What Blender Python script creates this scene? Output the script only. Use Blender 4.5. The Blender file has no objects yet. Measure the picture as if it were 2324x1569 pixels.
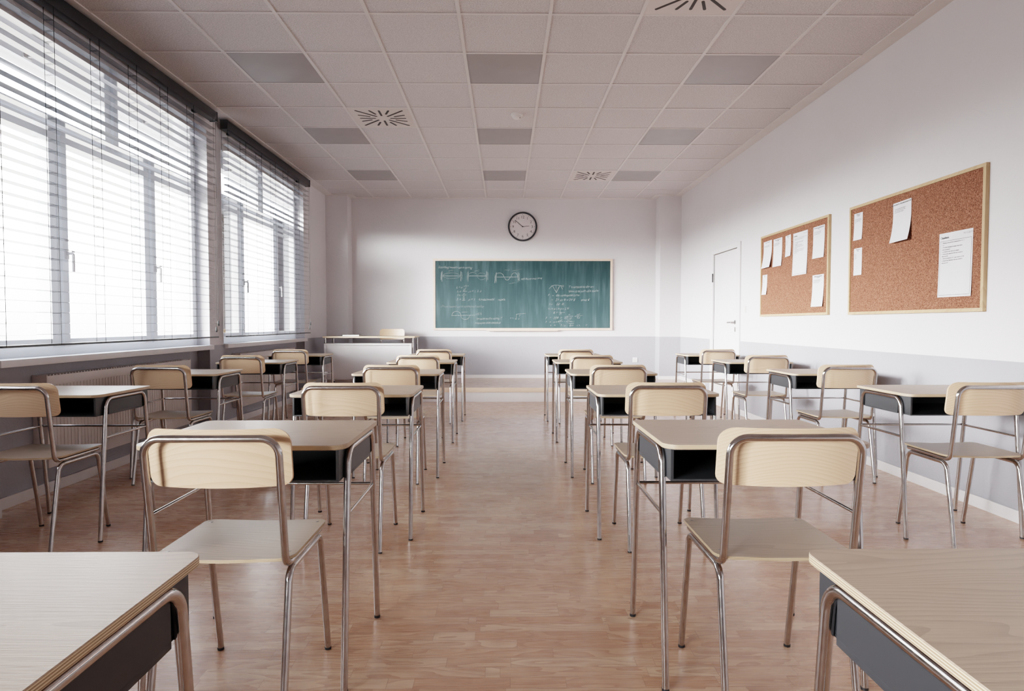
import bpy, bmesh, math, random, re
from mathutils import Vector, Matrix
random.seed(7)
PI = math.pi
SC = bpy.context.scene
COL = SC.collection

# ------------------------------------------------------------------ materials
def lin(h):
    h = h.lstrip('#'); v = [int(h[i:i+2], 16) / 255 for i in (0, 2, 4)]
    return tuple((c / 12.92 if c <= .04045 else ((c + .055) / 1.055) ** 2.4) for c in v) + (1,)

class NT:
    """tiny helper to write node trees"""
    def __init__(s, name):
        s.m = bpy.data.materials.new(name); s.m.use_nodes = True
        s.t = s.m.node_tree; s.t.nodes.clear()
        s.out = s.n('ShaderNodeOutputMaterial')
    def n(s, typ, **kw):
        nd = s.t.nodes.new(typ)
        for k, v in kw.items(): setattr(nd, k, v)
        return nd
    def link(s, a, b): s.t.links.new(a, b)
    def put(s, sock, v):
        if hasattr(v, 'is_linked') or isinstance(v, bpy.types.NodeSocket): s.link(v, sock)
        else: sock.default_value = v
    def math(s, op, a, b=None, c=None, clamp=False):
        nd = s.n('ShaderNodeMath', operation=op, use_clamp=clamp)
        for i, v in enumerate((a, b, c)):
            if v is not None: s.put(nd.inputs[i], v)
        return nd.outputs[0]
    def vmath(s, op, a, b=None):
        nd = s.n('ShaderNodeVectorMath', operation=op)
        s.put(nd.inputs[0], a)
        if b is not None: s.put(nd.inputs[1], b)
        return nd.outputs[0]
    def sep(s, v):
        nd = s.n('ShaderNodeSeparateXYZ'); s.put(nd.inputs[0], v); return nd.outputs
    def comb(s, x, y, z):
        nd = s.n('ShaderNodeCombineXYZ')
        for i, v in enumerate((x, y, z)): s.put(nd.inputs[i], v)
        return nd.outputs[0]
    def noise(s, vec, scale=1.0, detail=2.0, rough=.5, color=False):
        nd = s.n('ShaderNodeTexNoise'); s.put(nd.inputs['Vector'], vec)
        nd.inputs['Scale'].default_value = scale; nd.inputs['Detail'].default_value = detail
        nd.inputs['Roughness'].default_value = rough
        return nd.outputs['Color' if color else 'Fac']
    def white(s, vec):
        nd = s.n('ShaderNodeTexWhiteNoise', noise_dimensions='3D'); s.put(nd.inputs['Vector'], vec)
        return nd.outputs['Value']
    def remap(s, v, a, b, c=0.0, d=1.0):
        nd = s.n('ShaderNodeMapRange'); s.put(nd.inputs[0], v)
        for i, x in enumerate((a, b, c, d)): nd.inputs[i + 1].default_value = x
        return nd.outputs[0]
    def mix(s, f, a, b, blend='MIX'):
        nd = s.n('ShaderNodeMix', data_type='RGBA', blend_type=blend)
        s.put(nd.inputs['Factor'], f); s.put(nd.inputs['A'], a); s.put(nd.inputs['B'], b)
        return nd.outputs['Result']
    def ramp(s, f, stops):
        nd = s.n('ShaderNodeValToRGB'); s.put(nd.inputs[0], f)
        e = nd.color_ramp.elements
        while len(e) < len(stops): e.new(.5)
        for el, (p, c) in zip(e, stops): el.position = p; el.color = c
        return nd.outputs[0]
    def bump(s, h, strength=.2, dist=.002):
        nd = s.n('ShaderNodeBump'); s.put(nd.inputs['Height'], h)
        nd.inputs['Strength'].default_value = strength; nd.inputs['Distance'].default_value = dist
        return nd.outputs[0]
    def pbr(s, base, rough=.5, metal=0.0, spec=.5, normal=None, coat=0.0, coat_rough=.1):
        p = s.n('ShaderNodeBsdfPrincipled')
        s.put(p.inputs['Base Color'], base); s.put(p.inputs['Roughness'], rough)
        p.inputs['Metallic'].default_value = metal; p.inputs['Specular IOR Level'].default_value = spec
        p.inputs['Coat Weight'].default_value = coat; p.inputs['Coat Roughness'].default_value = coat_rough
        if normal is not None: s.link(normal, p.inputs['Normal'])
        s.link(p.outputs[0], s.out.inputs[0]); return p
    def obj(s): return s.n('ShaderNodeTexCoord').outputs['Object']
    def pos(s): return s.n('ShaderNodeNewGeometry').outputs['Position']
    def nrm(s): return s.n('ShaderNodeNewGeometry').outputs['Normal']
    def rnd(s): return s.n('ShaderNodeObjectInfo').outputs['Random']

def plain(name, hexc, rough=.5, metal=0.0, spec=.5, coat=0.0, bump=0.0):
    k = NT(name); nm = None
    if bump: nm = k.bump(k.noise(k.obj(), 900, 2), bump, .0005)
    c = k.mix(k.remap(k.noise(k.obj(), 6, 3), .3, .7), lin(hexc), tuple(v * .94 for v in lin(hexc)[:3]) + (1,))
    k.pbr(c, rough, metal, spec, nm, coat); return k.m

def wood(name, light, dark, rough=.4, ply=False, ring=26.0, freq=24.0, contrast=1.0, spec=.5, bumps=.08, fibre=.5, plydark='#8d7458', plylight='#e3cfb0'):
    k = NT(name)
    o = k.vmath('ADD', k.obj(), k.comb(k.math('MULTIPLY', k.rnd(), 37.0), k.math('MULTIPLY', k.rnd(), 11.3), k.math('MULTIPLY', k.rnd(), 5.1)))
    x, y, z = k.sep(o)
    yz = k.math('ADD', y, z)
    low = k.noise(k.comb(k.math('MULTIPLY', x, 1.1), k.math('MULTIPLY', yz, 5.0), 0.0), 1.0, 2)
    ringv = k.math('ADD', k.math('MULTIPLY', low, ring), k.math('MULTIPLY', yz, freq))
    saw = k.math('FRACT', ringv)
    band = k.math('POWER', saw, 2.2)
    fib = k.noise(k.comb(k.math('MULTIPLY', x, 14.0), k.math('MULTIPLY', yz, 620.0), 0.0), 1.0, 2)
    fib = k.remap(fib, .35, .75)
    f = k.math('MULTIPLY', band, .62 * contrast)
    f = k.math('ADD', f, k.math('MULTIPLY', fib, fibre * contrast), clamp=True)
    c = k.mix(f, lin(light), lin(dark))
    c = k.mix(k.math('MULTIPLY', k.remap(k.noise(k.comb(k.math('MULTIPLY', x, .8), k.math('MULTIPLY', yz, 2.5), 3.0), 1.5, 1), .35, .65), .25), c, lin(dark))
    if ply:
        oz = k.sep(k.obj())[2]
        nz = k.math('ABSOLUTE', k.sep(k.nrm())[2])
        st = k.math('SINE', k.math('MULTIPLY', oz, 2 * PI / .0037))
        pc = k.mix(k.remap(st, -.3, .5), lin(plydark), lin(plylight))
        pc = k.mix(k.math('MULTIPLY', k.noise(k.comb(k.math('MULTIPLY', x, 60.0), k.math('MULTIPLY', y, 60.0), k.math('MULTIPLY', oz, 900.0)), 1.0, 2), .3), pc, lin(plydark))
        c = k.mix(k.math('LESS_THAN', nz, .5), c, pc)
    nm = k.bump(fib, bumps, .0006)
    k.pbr(c, rough, 0, spec, nm); return k.m

def mat_wall(name, upper, lower, split, bump=.4):
    k = NT(name); p = k.pos(); z = k.sep(p)[2]
    blot = k.remap(k.noise(p, 2.2, 4), .3, .7)
    up = k.mix(blot, lin(upper), tuple(v * .965 for v in lin(upper)[:3]) + (1,))
    lo = k.mix(blot, lin(lower), tuple(v * .94 for v in lin(lower)[:3]) + (1,))
    c = k.mix(k.math('GREATER_THAN', z, split), lo, up)
    nd = k.n('ShaderNodeTexNoise'); k.put(nd.inputs['Vector'], p)
    nd.inputs['Scale'].default_value = 3.5; nd.inputs['Detail'].default_value = 6; nd.inputs['Distortion'].default_value = 1.6
    scr = k.math('POWER', k.remap(k.math('ABSOLUTE', k.math('SUBTRACT', nd.outputs['Fac'], .5)), 0, .05, 1, 0), 2.0)
    h = k.math('ADD', k.math('MULTIPLY', scr, .5), k.math('ADD', k.noise(p, 60, 3), k.math('MULTIPLY', k.noise(p, 7, 3), 1.5)))
    k.pbr(c, .62, 0, .35, k.bump(h, bump, .004)); return k.m

def mat_floor(name, tint=0.0):
    k = NT(name); p = k.pos(); x, y, z = k.sep(p)
    RH, RL = .0585, .47
    row = k.math('FLOOR', k.math('DIVIDE', y, RH))
    rr = k.white(k.comb(row, 3.0, 1.0))
    xs = k.math('ADD', k.math('DIVIDE', x, RL), k.math('MULTIPLY', rr, 7.0))
    idx = k.math('FLOOR', xs)
    # a second, random joint inside some strips
    cut = k.remap(k.white(k.comb(row, idx, 9.0)), 0, 1, .3, 1.6)
    sub = k.math('GREATER_THAN', k.math('FRACT', xs), cut)
    r1 = k.white(k.comb(row, idx, k.math('ADD', sub, 5.0)))
    r2 = k.white(k.comb(idx, row, k.math('ADD', sub, 8.0)))
    xo = k.math('ADD', x, k.math('MULTIPLY', r1, 50.0)); yo = k.math('ADD', y, k.math('MULTIPLY', r2, 50.0))
    low = k.noise(k.comb(k.math('MULTIPLY', xo, 1.7), k.math('MULTIPLY', yo, 9.0), 0.0), 1.0, 2)
    band = k.math('POWER', k.math('FRACT', k.math('ADD', k.math('MULTIPLY', low, 11.0), k.math('MULTIPLY', yo, 5.0))), 1.6)
    fib = k.remap(k.noise(k.comb(k.math('MULTIPLY', xo, 9.0), k.math('MULTIPLY', yo, 300.0), 0.0), 1.0, 3), .3, .75)
    c = k.ramp(r1, [(0, lin('#c4987a')), (.35, lin('#d3aa8b')), (.7, lin('#ddb99b')), (1, lin('#e6c7a8'))])
    c = k.mix(k.math('MULTIPLY', band, .68), c, lin('#a4735d'))
    c = k.mix(k.math('MULTIPLY', fib, .36), c, lin('#956a55'))
    fy = k.math('FRACT', k.math('DIVIDE', y, RH)); fx = k.math('FRACT', xs)
    e1 = k.math('LESS_THAN', k.math('MINIMUM', fy, k.math('SUBTRACT', 1.0, fy)), .018)
    e2 = k.math('LESS_THAN', fx, .0035)
    e3 = k.math('LESS_THAN', k.math('ABSOLUTE', k.math('SUBTRACT', fx, cut)), .0025)
    edge = k.math('MAXIMUM', e1, k.math('MAXIMUM', e2, e3))
    c = k.mix(k.math('MULTIPLY', edge, .5), c, lin('#7c5648'))
    if tint: c = k.mix(tint, c, lin('#d8c6ba'))
    rough = k.math('ADD', .24, k.math('MULTIPLY', fib, .08))
    h = k.math('SUBTRACT', k.math('MULTIPLY', fib, .4), edge)
    k.pbr(c, rough, 0, .6, k.bump(h, .025, .0006), .55, .15); return k.m

def mat_tile(name):
    k = NT(name); p = k.pos()
    sp = k.remap(k.noise(p, 130, 3, .75), .38, .62)
    c = k.mix(sp, lin('#bab6b8'), lin('#dfdcde'))
    k.pbr(c, .85, 0, .2, k.bump(sp, .12, .001)); return k.m

def mat_cork(name):
    k = NT(name); p = k.pos()
    v = k.n('ShaderNodeTexVoronoi'); k.put(v.inputs['Vector'], p); v.inputs['Scale'].default_value = 190
    r = k.sep(v.outputs['Color'])[0]
    c = k.ramp(r, [(0, lin('#4c2f24')), (.22, lin('#744b3a')), (.65, lin('#875c4a')), (1, lin('#a07662'))])
    c = k.mix(k.math('MULTIPLY', k.noise(p, 420, 2), .35), c, lin('#5e3827'))
    k.pbr(c, .9, 0, .1, k.bump(r, .25, .001)); return k.m

def mat_chalkboard(name):
    k = NT(name); x, y, z = k.sep(k.pos())
    s1 = k.remap(k.noise(k.comb(k.math('MULTIPLY', x, 11.0), 0.0, k.math('MULTIPLY', z, 1.3)), 1.0, 3), .45, .78)
    s2 = k.remap(k.noise(k.comb(k.math('MULTIPLY', x, 40.0), 4.0, k.math('MULTIPLY', z, 2.2)), 1.0, 3), .5, .85)
    sm = k.remap(k.noise(k.comb(k.math('MULTIPLY', x, 2.2), 2.0, k.math('MULTIPLY', z, 2.0)), 1.0, 2), .3, .7)
    dust_light = k.math('MULTIPLY', k.math('ADD', k.math('MULTIPLY', s1, .24), k.math('MULTIPLY', s2, .14)), sm)
    dust_light = k.math('ADD', dust_light, k.remap(z, 2.15, 1.03, 0, .10))  # paints the brighter light low on the board into its colour
    c = k.mix(dust_light, lin('#123134'), lin('#7f979c'))
    k.pbr(c, .55, 0, .35); return k.m

def mat_chalk(name, f, hexc='#e6f0ee'):
    k = NT(name)
    d = k.n('ShaderNodeBsdfDiffuse'); d.inputs[0].default_value = lin(hexc)
    t = k.n('ShaderNodeBsdfTransparent'); m = k.n('ShaderNodeMixShader')
    fac = k.math('MULTIPLY', k.remap(k.noise(k.pos(), 120, 2), .25, .7), f)
    k.link(fac, m.inputs[0]); k.link(t.outputs[0], m.inputs[1]); k.link(d.outputs[0], m.inputs[2])
    k.link(m.outputs[0], k.out.inputs[0]); return k.m

def mat_pvc(name):
    k = NT(name)
    p = k.pbr(lin('#f2f3f6'), .35)
    t = k.n('ShaderNodeBsdfTranslucent'); t.inputs[0].default_value = lin('#eef1f6')
    m = k.n('ShaderNodeMixShader'); m.inputs[0].default_value = .22
    k.link(p.outputs[0], m.inputs[1]); k.link(t.outputs[0], m.inputs[2]); k.link(m.outputs[0], k.out.inputs[0]); return k.m

def mat_glass(name):
    k = NT(name)
    t = k.n('ShaderNodeBsdfTransparent'); g = k.n('ShaderNodeBsdfGlossy'); g.inputs['Roughness'].default_value = .02
    fr = k.n('ShaderNodeFresnel'); fr.inputs[0].default_value = 1.35
    m = k.n('ShaderNodeMixShader'); k.link(fr.outputs[0], m.inputs[0])
    k.link(t.outputs[0], m.inputs[1]); k.link(g.outputs[0], m.inputs[2]); k.link(m.outputs[0], k.out.inputs[0])
    return k.m

def mat_chrome(name):
    k = NT(name)
    sc = k.noise(k.obj(), 55, 4)
    k.pbr(k.mix(sc, lin('#a8a3a1'), lin('#c8c3c1')), k.remap(sc, .3, .7, .10, .2), 1.0, .5); return k.m

GRAYLINE = .895
M = dict(
    wall=mat_wall('wall_plaster', '#dedcdf', '#9d9da4', GRAYLINE),
    white=plain('white_lacquer', '#e6e4e6', .35), sill=plain('white_sill', '#e9e8ea', .3),
    pvc=mat_pvc('white_window_profile'), base=plain('white_skirting', '#e2e0e1', .45),
    floor=mat_floor('parquet'), stage=mat_floor('platform_parquet', .35),
    nosing=wood('pale_oak_edge', '#e6d2bd', '#cfae93', .45, contrast=.7),
    tile=mat_tile('mineral_fibre_tile'), grid=plain('ceiling_white_metal', '#dedada', .45),
    panel=plain('frosted_light_cover', '#979394', .5), ventwhite=plain('vent_plate', '#d8d0ce', .55), ventdark=plain('vent_slot', '#2a2424', .7),
    cork=mat_cork('cork'), oak=wood('oak_frame', '#c8ab84', '#a07f58', .5, contrast=.8),
    board=mat_chalkboard('green_chalkboard'), chalk=mat_chalk('chalk', .36), chalkfaint=mat_chalk('faint_chalk', .2),
    boardframe=wood('pale_board_frame', '#e8d3bf', '#d3b49b', .5, contrast=.6),
    tabletop=wood('tabletop_plywood', '#bba692', '#8b7867', .36, True, 20, 70, .8, .5, .25),
    seat=wood('seat_plywood', '#c2ae9c', '#97836f', .36, True, 18, 70, .8, .5, .2),
    back=wood('ash_plywood', '#dec2a3', '#ad8462', .34, False, 16, 95, .6, .5, .06, .32),
    chrome=mat_chrome('chromed_steel'), dark=plain('anthracite_steel', '#232529', .5, bump=.05), darkin=plain('anthracite_inside', '#1e2023', .7, bump=.1),
    rubber=plain('black_rubber', '#17161a', .6), steel=plain('brushed_steel', '#a9a7a7', .3, 1.0),
    slat=plain('dark_slat_lacquer', '#31363e', .12, 0, 1.0, 1.0), rail=plain('dark_rail_lacquer', '#24262a', .4), cord=plain('dark_cord', '#1b1c20', .8),
    rad=plain('radiator_enamel', '#d9d3d2', .4), glass=mat_glass('window_glass'),
    paper=plain('white_paper', '#e4e4e8', .8), ink=plain('black_ink', '#26272b', .8), inkgrey=plain('grey_ink', '#6a6b70', .8),
    clockrim=plain('black_clock_rim', '#2a2b30', .35), dial=plain('clock_dial', '#e0dadb', .5),
    plastic=plain('white_plastic', '#e8e6e6', .35), bookcover=plain('dark_green_cover', '#333c3c', .8), pages=plain('book_pages', '#e8e6e2', .8),
)

# ------------------------------------------------------------------ mesh helpers
def box(bm, x0, x1, y0, y1, z0, z1, bev=0.0):
    r = bmesh.ops.create_cube(bm, size=1)
    for v in r['verts']:
        v.co = Vector(((x0 + x1) / 2 + v.co.x * (x1 - x0), (y0 + y1) / 2 + v.co.y * (y1 - y0), (z0 + z1) / 2 + v.co.z * (z1 - z0)))
    if bev:
        es = list({e for v in r['verts'] for e in v.link_edges})
        bmesh.ops.bevel(bm, geom=es, offset=bev, segments=2, profile=.7, affect='EDGES')

def fillet(pts, rads, seg=7):
    pts = [Vector(p) for p in pts]; out = [pts[0]]
    for i in range(1, len(pts) - 1):
        p, a, b = pts[i], (pts[i - 1] - pts[i]).normalized(), (pts[i + 1] - pts[i]).normalized()
        r = rads[i - 1] if isinstance(rads, (list, tuple)) else rads
        ang = a.angle(b); d = r / math.tan(ang / 2)
        p0, p1 = p + a * d, p + b * d
        cen = p + (a + b).normalized() * (r / math.sin(ang / 2))
        v0, v1 = p0 - cen, p1 - cen; tot = v0.angle(v1); ax = v0.cross(v1).normalized()
        for s in range(seg + 1): out.append(cen + Matrix.Rotation(tot * s / seg, 3, ax) @ v0)
    out.append(pts[-1]); return out

def tube(bm, pts, r, n=12, cap=True):
    pts = [Vector(p) for p in pts]; rings = []
    t = (pts[1] - pts[0]).normalized()
    up = Vector((0, 0, 1)) if abs(t.z) < .9 else Vector((1, 0, 0))
    u = t.cross(up).normalized(); v = u.cross(t).normalized()
    for i, p in enumerate(pts):
        if i == 0: tn = (pts[1] - pts[0]).normalized()
        elif i == len(pts) - 1: tn = (pts[-1] - pts[-2]).normalized()
        else: tn = ((pts[i + 1] - p).normalized() + (p - pts[i - 1]).normalized()).normalized()
        q = t.rotation_difference(tn); u = q @ u; v = q @ v; t = tn
        rings.append([bm.verts.new(p + (u * math.cos(2 * PI * k / n) + v * math.sin(2 * PI * k / n)) * r) for k in range(n)])
    for a, b in zip(rings, rings[1:]):
        for k in range(n): bm.faces.new((a[k], a[(k + 1) % n], b[(k + 1) % n], b[k]))
    if cap: bm.faces.new(rings[0][::-1]); bm.faces.new(rings[-1])

def rrect(w, h, r, seg=6, cx=0.0, cy=0.0):
    rs = r if isinstance(r, (list, tuple)) else [r] * 4
    pts = []
    for (sx, sy, a0), rr in zip(((1, 1, 0), (-1, 1, 90), (-1, -1, 180), (1, -1, 270)), rs):
        for s in range(seg + 1):
            a = math.radians(a0 + 90 * s / seg)
            pts.append((cx + sx * (w / 2 - rr) + rr * math.cos(a), cy + sy * (h / 2 - rr) + rr * math.sin(a)))
    return pts

def prism(bm, pts, z0, z1, fn=None, bev=0.0):
    fn = fn or (lambda x, y, z: (x, y, z))
    lev = [(z0, 0)] + ([(z0 + bev, 1), (z1 - bev, 1)] if bev else []) + [(z1, 0)]
    if bev:
        cx = sum(p[0] for p in pts) / len(pts); cy = sum(p[1] for p in pts) / len(pts)
        def inset(p):
            d = Vector((p[0] - cx, p[1] - cy)); L = d.length
            return (cx + d.x * (1 - bev / L), cy + d.y * (1 - bev / L))
    rings = []
    for i, (z, full) in enumerate(lev):
        pp = pts if (full or not bev) else [inset(p) for p in pts]
        rings.append([bm.verts.new(fn(p[0], p[1], z)) for p in pp])
    n = len(pts)
    for a, b in zip(rings, rings[1:]):
        for k in range(n): bm.faces.new((a[k], a[(k + 1) % n], b[(k + 1) % n], b[k]))
    bm.faces.new(rings[0][::-1]); bm.faces.new(rings[-1])

def bent_panel(bm, w, h, rt, rb, th, fn, nu=28, nv=3):
    """rounded panel in (u,v), thickness th, mapped by fn(u,v,t)"""
    us = []
    R = max(rt, rb)
    for s in range(7): us.append(-w / 2 + R * (1 - math.cos(PI / 2 * s / 6)))
    inner = [(-w / 2 + R) + (w - 2 * R) * s / nu for s in range(1, nu)]
    us = us + inner + [-x for x in us[::-1]]
    def rng(u):
        def cut(r):
            d = abs(u) - (w / 2 - r)
            return 0 if d <= 0 or r == 0 else r - math.sqrt(max(0, r * r - d * d))
        return -h / 2 + cut(rb), h / 2 - cut(rt)
    F, B = [], []
    for u in us:
        a, b = rng(u)
        F.append([bm.verts.new(fn(u, a + (b - a) * j / nv, 0)) for j in range(nv + 1)])
        B.append([bm.verts.new(fn(u, a + (b - a) * j / nv, th)) for j in range(nv + 1)])
    for i in range(len(us) - 1):
        for j in range(nv):
            bm.faces.new((F[i][j], F[i + 1][j], F[i + 1][j + 1], F[i][j + 1]))
            bm.faces.new((B[i][j], B[i][j + 1], B[i + 1][j + 1], B[i + 1][j]))
        bm.faces.new((F[i][0], B[i][0], B[i + 1][0], F[i + 1][0]))
        bm.faces.new((F[i][nv], F[i + 1][nv], B[i + 1][nv], B[i][nv]))
    for i, s in ((0, 1), (len(us) - 1, 1)):
        for j in range(nv): bm.faces.new((F[i][j], F[i][j + 1], B[i][j + 1], B[i][j]))

def lathe(bm, prof, n=40, fn=None):
    fn = fn or (lambda x, y, z: (x, y, z)); rings = []
    for r, z in prof:
        rings.append([bm.verts.new(fn(r * math.cos(2 * PI * k / n), r * math.sin(2 * PI * k / n), z)) for k in range(n)])
    for a, b in zip(rings, rings[1:]):
        for k in range(n): bm.faces.new((a[k], a[(k + 1) % n], b[(k + 1) % n], b[k]))
    if prof[0][0] > 1e-6: bm.faces.new(rings[0][::-1])
    if prof[-1][0] > 1e-6: bm.faces.new(rings[-1])

def link_obj(name, bm, mat, parent=None, smooth=40, loc=None):
    bmesh.ops.recalc_face_normals(bm, faces=bm.faces[:])
    me = bpy.data.meshes.new(name); bm.to_mesh(me); bm.free()
    me.materials.append(M[mat] if isinstance(mat, str) else mat)
    if smooth:
        me.polygons.foreach_set('use_smooth', [True] * len(me.polygons))
        me.set_sharp_from_angle(angle=math.radians(smooth))
    o = bpy.data.objects.new(name, me); COL.objects.link(o)
    if parent is not None: o.parent = parent
    if loc is not None: o.location = loc
    return o

def mk(name, mat, parent, fn, smooth=40, loc=None):
    bm = bmesh.new(); fn(bm); return link_obj(name, bm, mat, parent, smooth, loc)

def thing(name, label, cat, loc=(0, 0, 0), rz=0.0, group=None):
    o = bpy.data.objects.new(name, None); COL.objects.link(o); o.empty_display_size = .05
    o.location = loc; o.rotation_euler = (0, 0, rz); o['label'] = label; o['category'] = cat
    if group: o['group'] = group
    return o

def struct(name, mat, fn, parent=None, smooth=30):
    o = mk(name, mat, parent, fn, smooth)
    if parent is None: o['kind'] = 'structure'
    return o

def sroot(name):
    o = bpy.data.objects.new(name, None); COL.objects.link(o); o['kind'] = 'structure'; o.empty_display_size = .05
    return o

def copy_tree(o, parent=None):
    c = o.copy(); COL.objects.link(c)
    if parent is not None: c.parent = parent
    for ch in list(o.children): copy_tree(ch, c)
    return c

def text_bm(bm, s, size, fn, align='LEFT', shear=0.0, bold=0.0, spacing=1.0):
    """adds flat text; fn maps the text plane (x right, y up) to 3D"""
    cu = bpy.data.curves.new('t', 'FONT'); cu.body = s; cu.size = size; cu.align_x = align
    cu.resolution_u = 2; cu.shear = shear; cu.offset = bold; cu.space_character = spacing
    ob = bpy.data.objects.new('t', cu); COL.objects.link(ob)
    bpy.context.view_layer.update()
    dg = bpy.context.evaluated_depsgraph_get()
    me = bpy.data.meshes.new_from_object(ob.evaluated_get(dg))
    vs = [bm.verts.new(fn(v.co.x, v.co.y)) for v in me.vertices]
    for p in me.polygons:
        try: bm.faces.new([vs[i] for i in p.vertices])
        except ValueError: pass
    bpy.data.objects.remove(ob); bpy.data.curves.remove(cu); bpy.data.meshes.remove(me)

# ------------------------------------------------------------------ room shell
XL, XR, ZC, YB, Y0 = -2.88, 2.86, 3.17, 10.473, -4.5
XN = -3.0                       # back of the window niches
GX = [-2.745 + .6098 * i for i in range(10)]
GY = [4.869 + .6098 * k for k in range(-13, 10)]
PZ, PY = .199, 8.862            # platform
WH = 2.872                      # window head
HEAD = lambda a: WH if a > 3 else 1.9  # the added unseen openings get a low head, shaped for their light
WIN = [(3.56, 6.162), (6.467, 9.07), (-3.6, -.35), (1.9, 3.255)]   # left wall openings; last two unseen, added to light the chair backs

struct('floor', 'floor', lambda bm: box(bm, -3.2, 3.05, Y0 - .2, YB + .2, -.1, 0), smooth=0)

def wl(bm):
    ys = sorted(WIN)
    edges = [Y0 - .2] + [v for w in ys for v in w] + [YB + .2]
    for i in range(0, len(edges), 2): box(bm, -3.2, XL, edges[i], edges[i + 1], 0, 3.4)
    for a, b in ys:
        box(bm, -3.2, XN, a, b, 0, .857)
        box(bm, -3.2, XL, a, b, HEAD(a), 3.4)
struct('wall_left', 'wall', wl, smooth=0)
DY0, DY1, DZ = 7.69, 8.57, 2.045
def wr(bm):
    box(bm, XR, 3.05, Y0 - .2, DY0, 0, 3.4); box(bm, XR, 3.05, DY1, YB + .2, 0, 3.4); box(bm, XR, 3.05, DY0, DY1, DZ, 3.4)
struct('wall_right', 'wall', wr, smooth=0)
struct('wall_front', 'wall', lambda bm: box(bm, XL, XR, YB, YB + .2, 0, 3.4), smooth=0)
struct('wall_back', 'wall', lambda bm: box(bm, XL, XR, Y0 - .2, Y0, 0, 3.4), smooth=0)
PLX, PRX, PPY = -2.528, 2.515, 10.187
struct('wall_pillar_left', 'wall', lambda bm: box(bm, XL, PLX, PPY, YB, 0, 3.3, .004), smooth=0)
struct('wall_pillar_right', 'wall', lambda bm: box(bm, PRX, XR, PPY, YB, 0, 3.3, .004), smooth=0)

# ceiling: tiles, T-grid, plain border
LIGHTS = [(i, k) for k in (0, 3, 6) for i in (1, 4, 7)]
VENTS = [(3 - 1, 2), (6, 6), (6, -2)]
struct('ceiling', 'tile', lambda bm: box(bm, XL, XR, Y0, YB, ZC + .006, ZC + .12), smooth=0)
def cg(bm):
    for x in GX[1:-1]: box(bm, x - .012, x + .012, Y0, 10.36, ZC - .001, ZC + .007)
    for y in GY[1:]:
        if y > Y0 and y < 10.3: box(bm, GX[0], GX[-1], y - .010, y + .010, ZC - .0005, ZC + .007)
struct('ceiling_grid', 'grid', cg, smooth=0)
def cb_(bm):
    box(bm, XL, GX[0], Y0, YB, ZC - .003, ZC + .007); box(bm, GX[-1], XR, Y0, YB, ZC - .003, ZC + .007)
    box(bm, GX[0], GX[-1], 10.36, YB, ZC - .003, ZC + .007)
    box(bm, GX[0], PLX + .11, 10.08, 10.36, ZC - .003, ZC + .007); box(bm, PRX - .11, GX[-1], 10.08, 10.36, ZC - .003, ZC + .007)
struct('ceiling_trim', 'grid', cb_, smooth=0)

# skirting
struct('baseboard_right', 'base', lambda bm: (box(bm, XR - .016, XR, Y0, DY0 - .105, 0, .07, .003), box(bm, XR - .016, XR, DY1 + .105, PY, 0, .07, .003), box(bm, XR - .016, XR, PY, PPY, PZ, PZ + .06, .003)), smooth=0)
def bl(bm):
    box(bm, XL, XL + .016, Y0, WIN[2][0] + .016, 0, .07, .003); box(bm, XL, XL + .016, -.03, 1.88, 0, .07, .003)
    for a, b in WIN:
        box(bm, XN, XN + .016, a, b, 0, .07, .003)
        box(bm, XL, XL + .016, b - .016, b + .305 + .016, 0, .07, .003)
    box(bm, XL, XL + .016, PPY - .9, PPY, PZ, PZ + .06, .003)
struct('baseboard_left', 'base', bl, smooth=0)
struct('baseboard_front', 'base', lambda bm: (box(bm, PLX, PRX, YB - .016, YB, PZ, PZ + .055, .003), box(bm, XL, PLX + .016, PPY - .016, PPY, PZ, PZ + .055, .003), box(bm, PRX - .016, XR, PPY - .016, PPY, PZ, PZ + .055, .003)), smooth=0)

# teaching platform
pf = sroot('floor_platform')
mk('platform_deck', 'stage', pf, lambda bm: box(bm, XL, XR, PY + .03, YB, 0, PZ), 0)
mk('platform_nosing', 'nosing', pf, lambda bm: box(bm, XL, XR, PY, PY + .055, PZ - .062, PZ + .0005, .004), 30)
mk('platform_riser', 'white', pf, lambda bm: box(bm, XL, XR, PY + .012, PY + .03, 0, PZ - .062), 0)

# door
dr = sroot('door_1')
mk('door_leaf', 'white', dr, lambda bm: box(bm, XR + .004, XR + .05, DY0 + .004, DY1 - .004, .006, DZ - .006, .003))
def dframe(bm):
    box(bm, XR - .018, XR + .06, DY0 - .105, DY0, 0, DZ + .06, .004); box(bm, XR - .018, XR + .06, DY1, DY1 + .105, 0, DZ + .06, .004)
    box(bm, XR - .0175, XR + .06, DY0, DY1, DZ, DZ + .0595, .003)
mk('door_frame', 'white', dr, dframe)
def dhan(bm):
    lathe(bm, [(.026, 0), (.026, .009), (.01, .010), (.009, .05)], 24, lambda x, y, z: (XR + .004 - z, DY0 + .085 + x, 1.125 + y))
    tube(bm, fillet([(XR - .035, DY0 + .085, 1.125), (XR - .05, DY0 + .085, 1.125), (XR - .05, DY0 + .215, 1.122)], .01), .0095, 10)
mk('door_handle', 'steel', dr, dhan)
mk('keyhole_plate', 'steel', dr, lambda bm: prism(bm, rrect(.032, .06, .014), 0, .006, lambda x, y, z: (XR + .004 - z, DY0 + .085 + x, 1.036 + y)))
def dhin(bm): tube(bm, [(XR - .02, DY1 + .004, 1.672), (XR - .02, DY1 + .004, 1.79)], .009, 10)
mk('door_hinge', 'rubber', dr, dhin)

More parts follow.
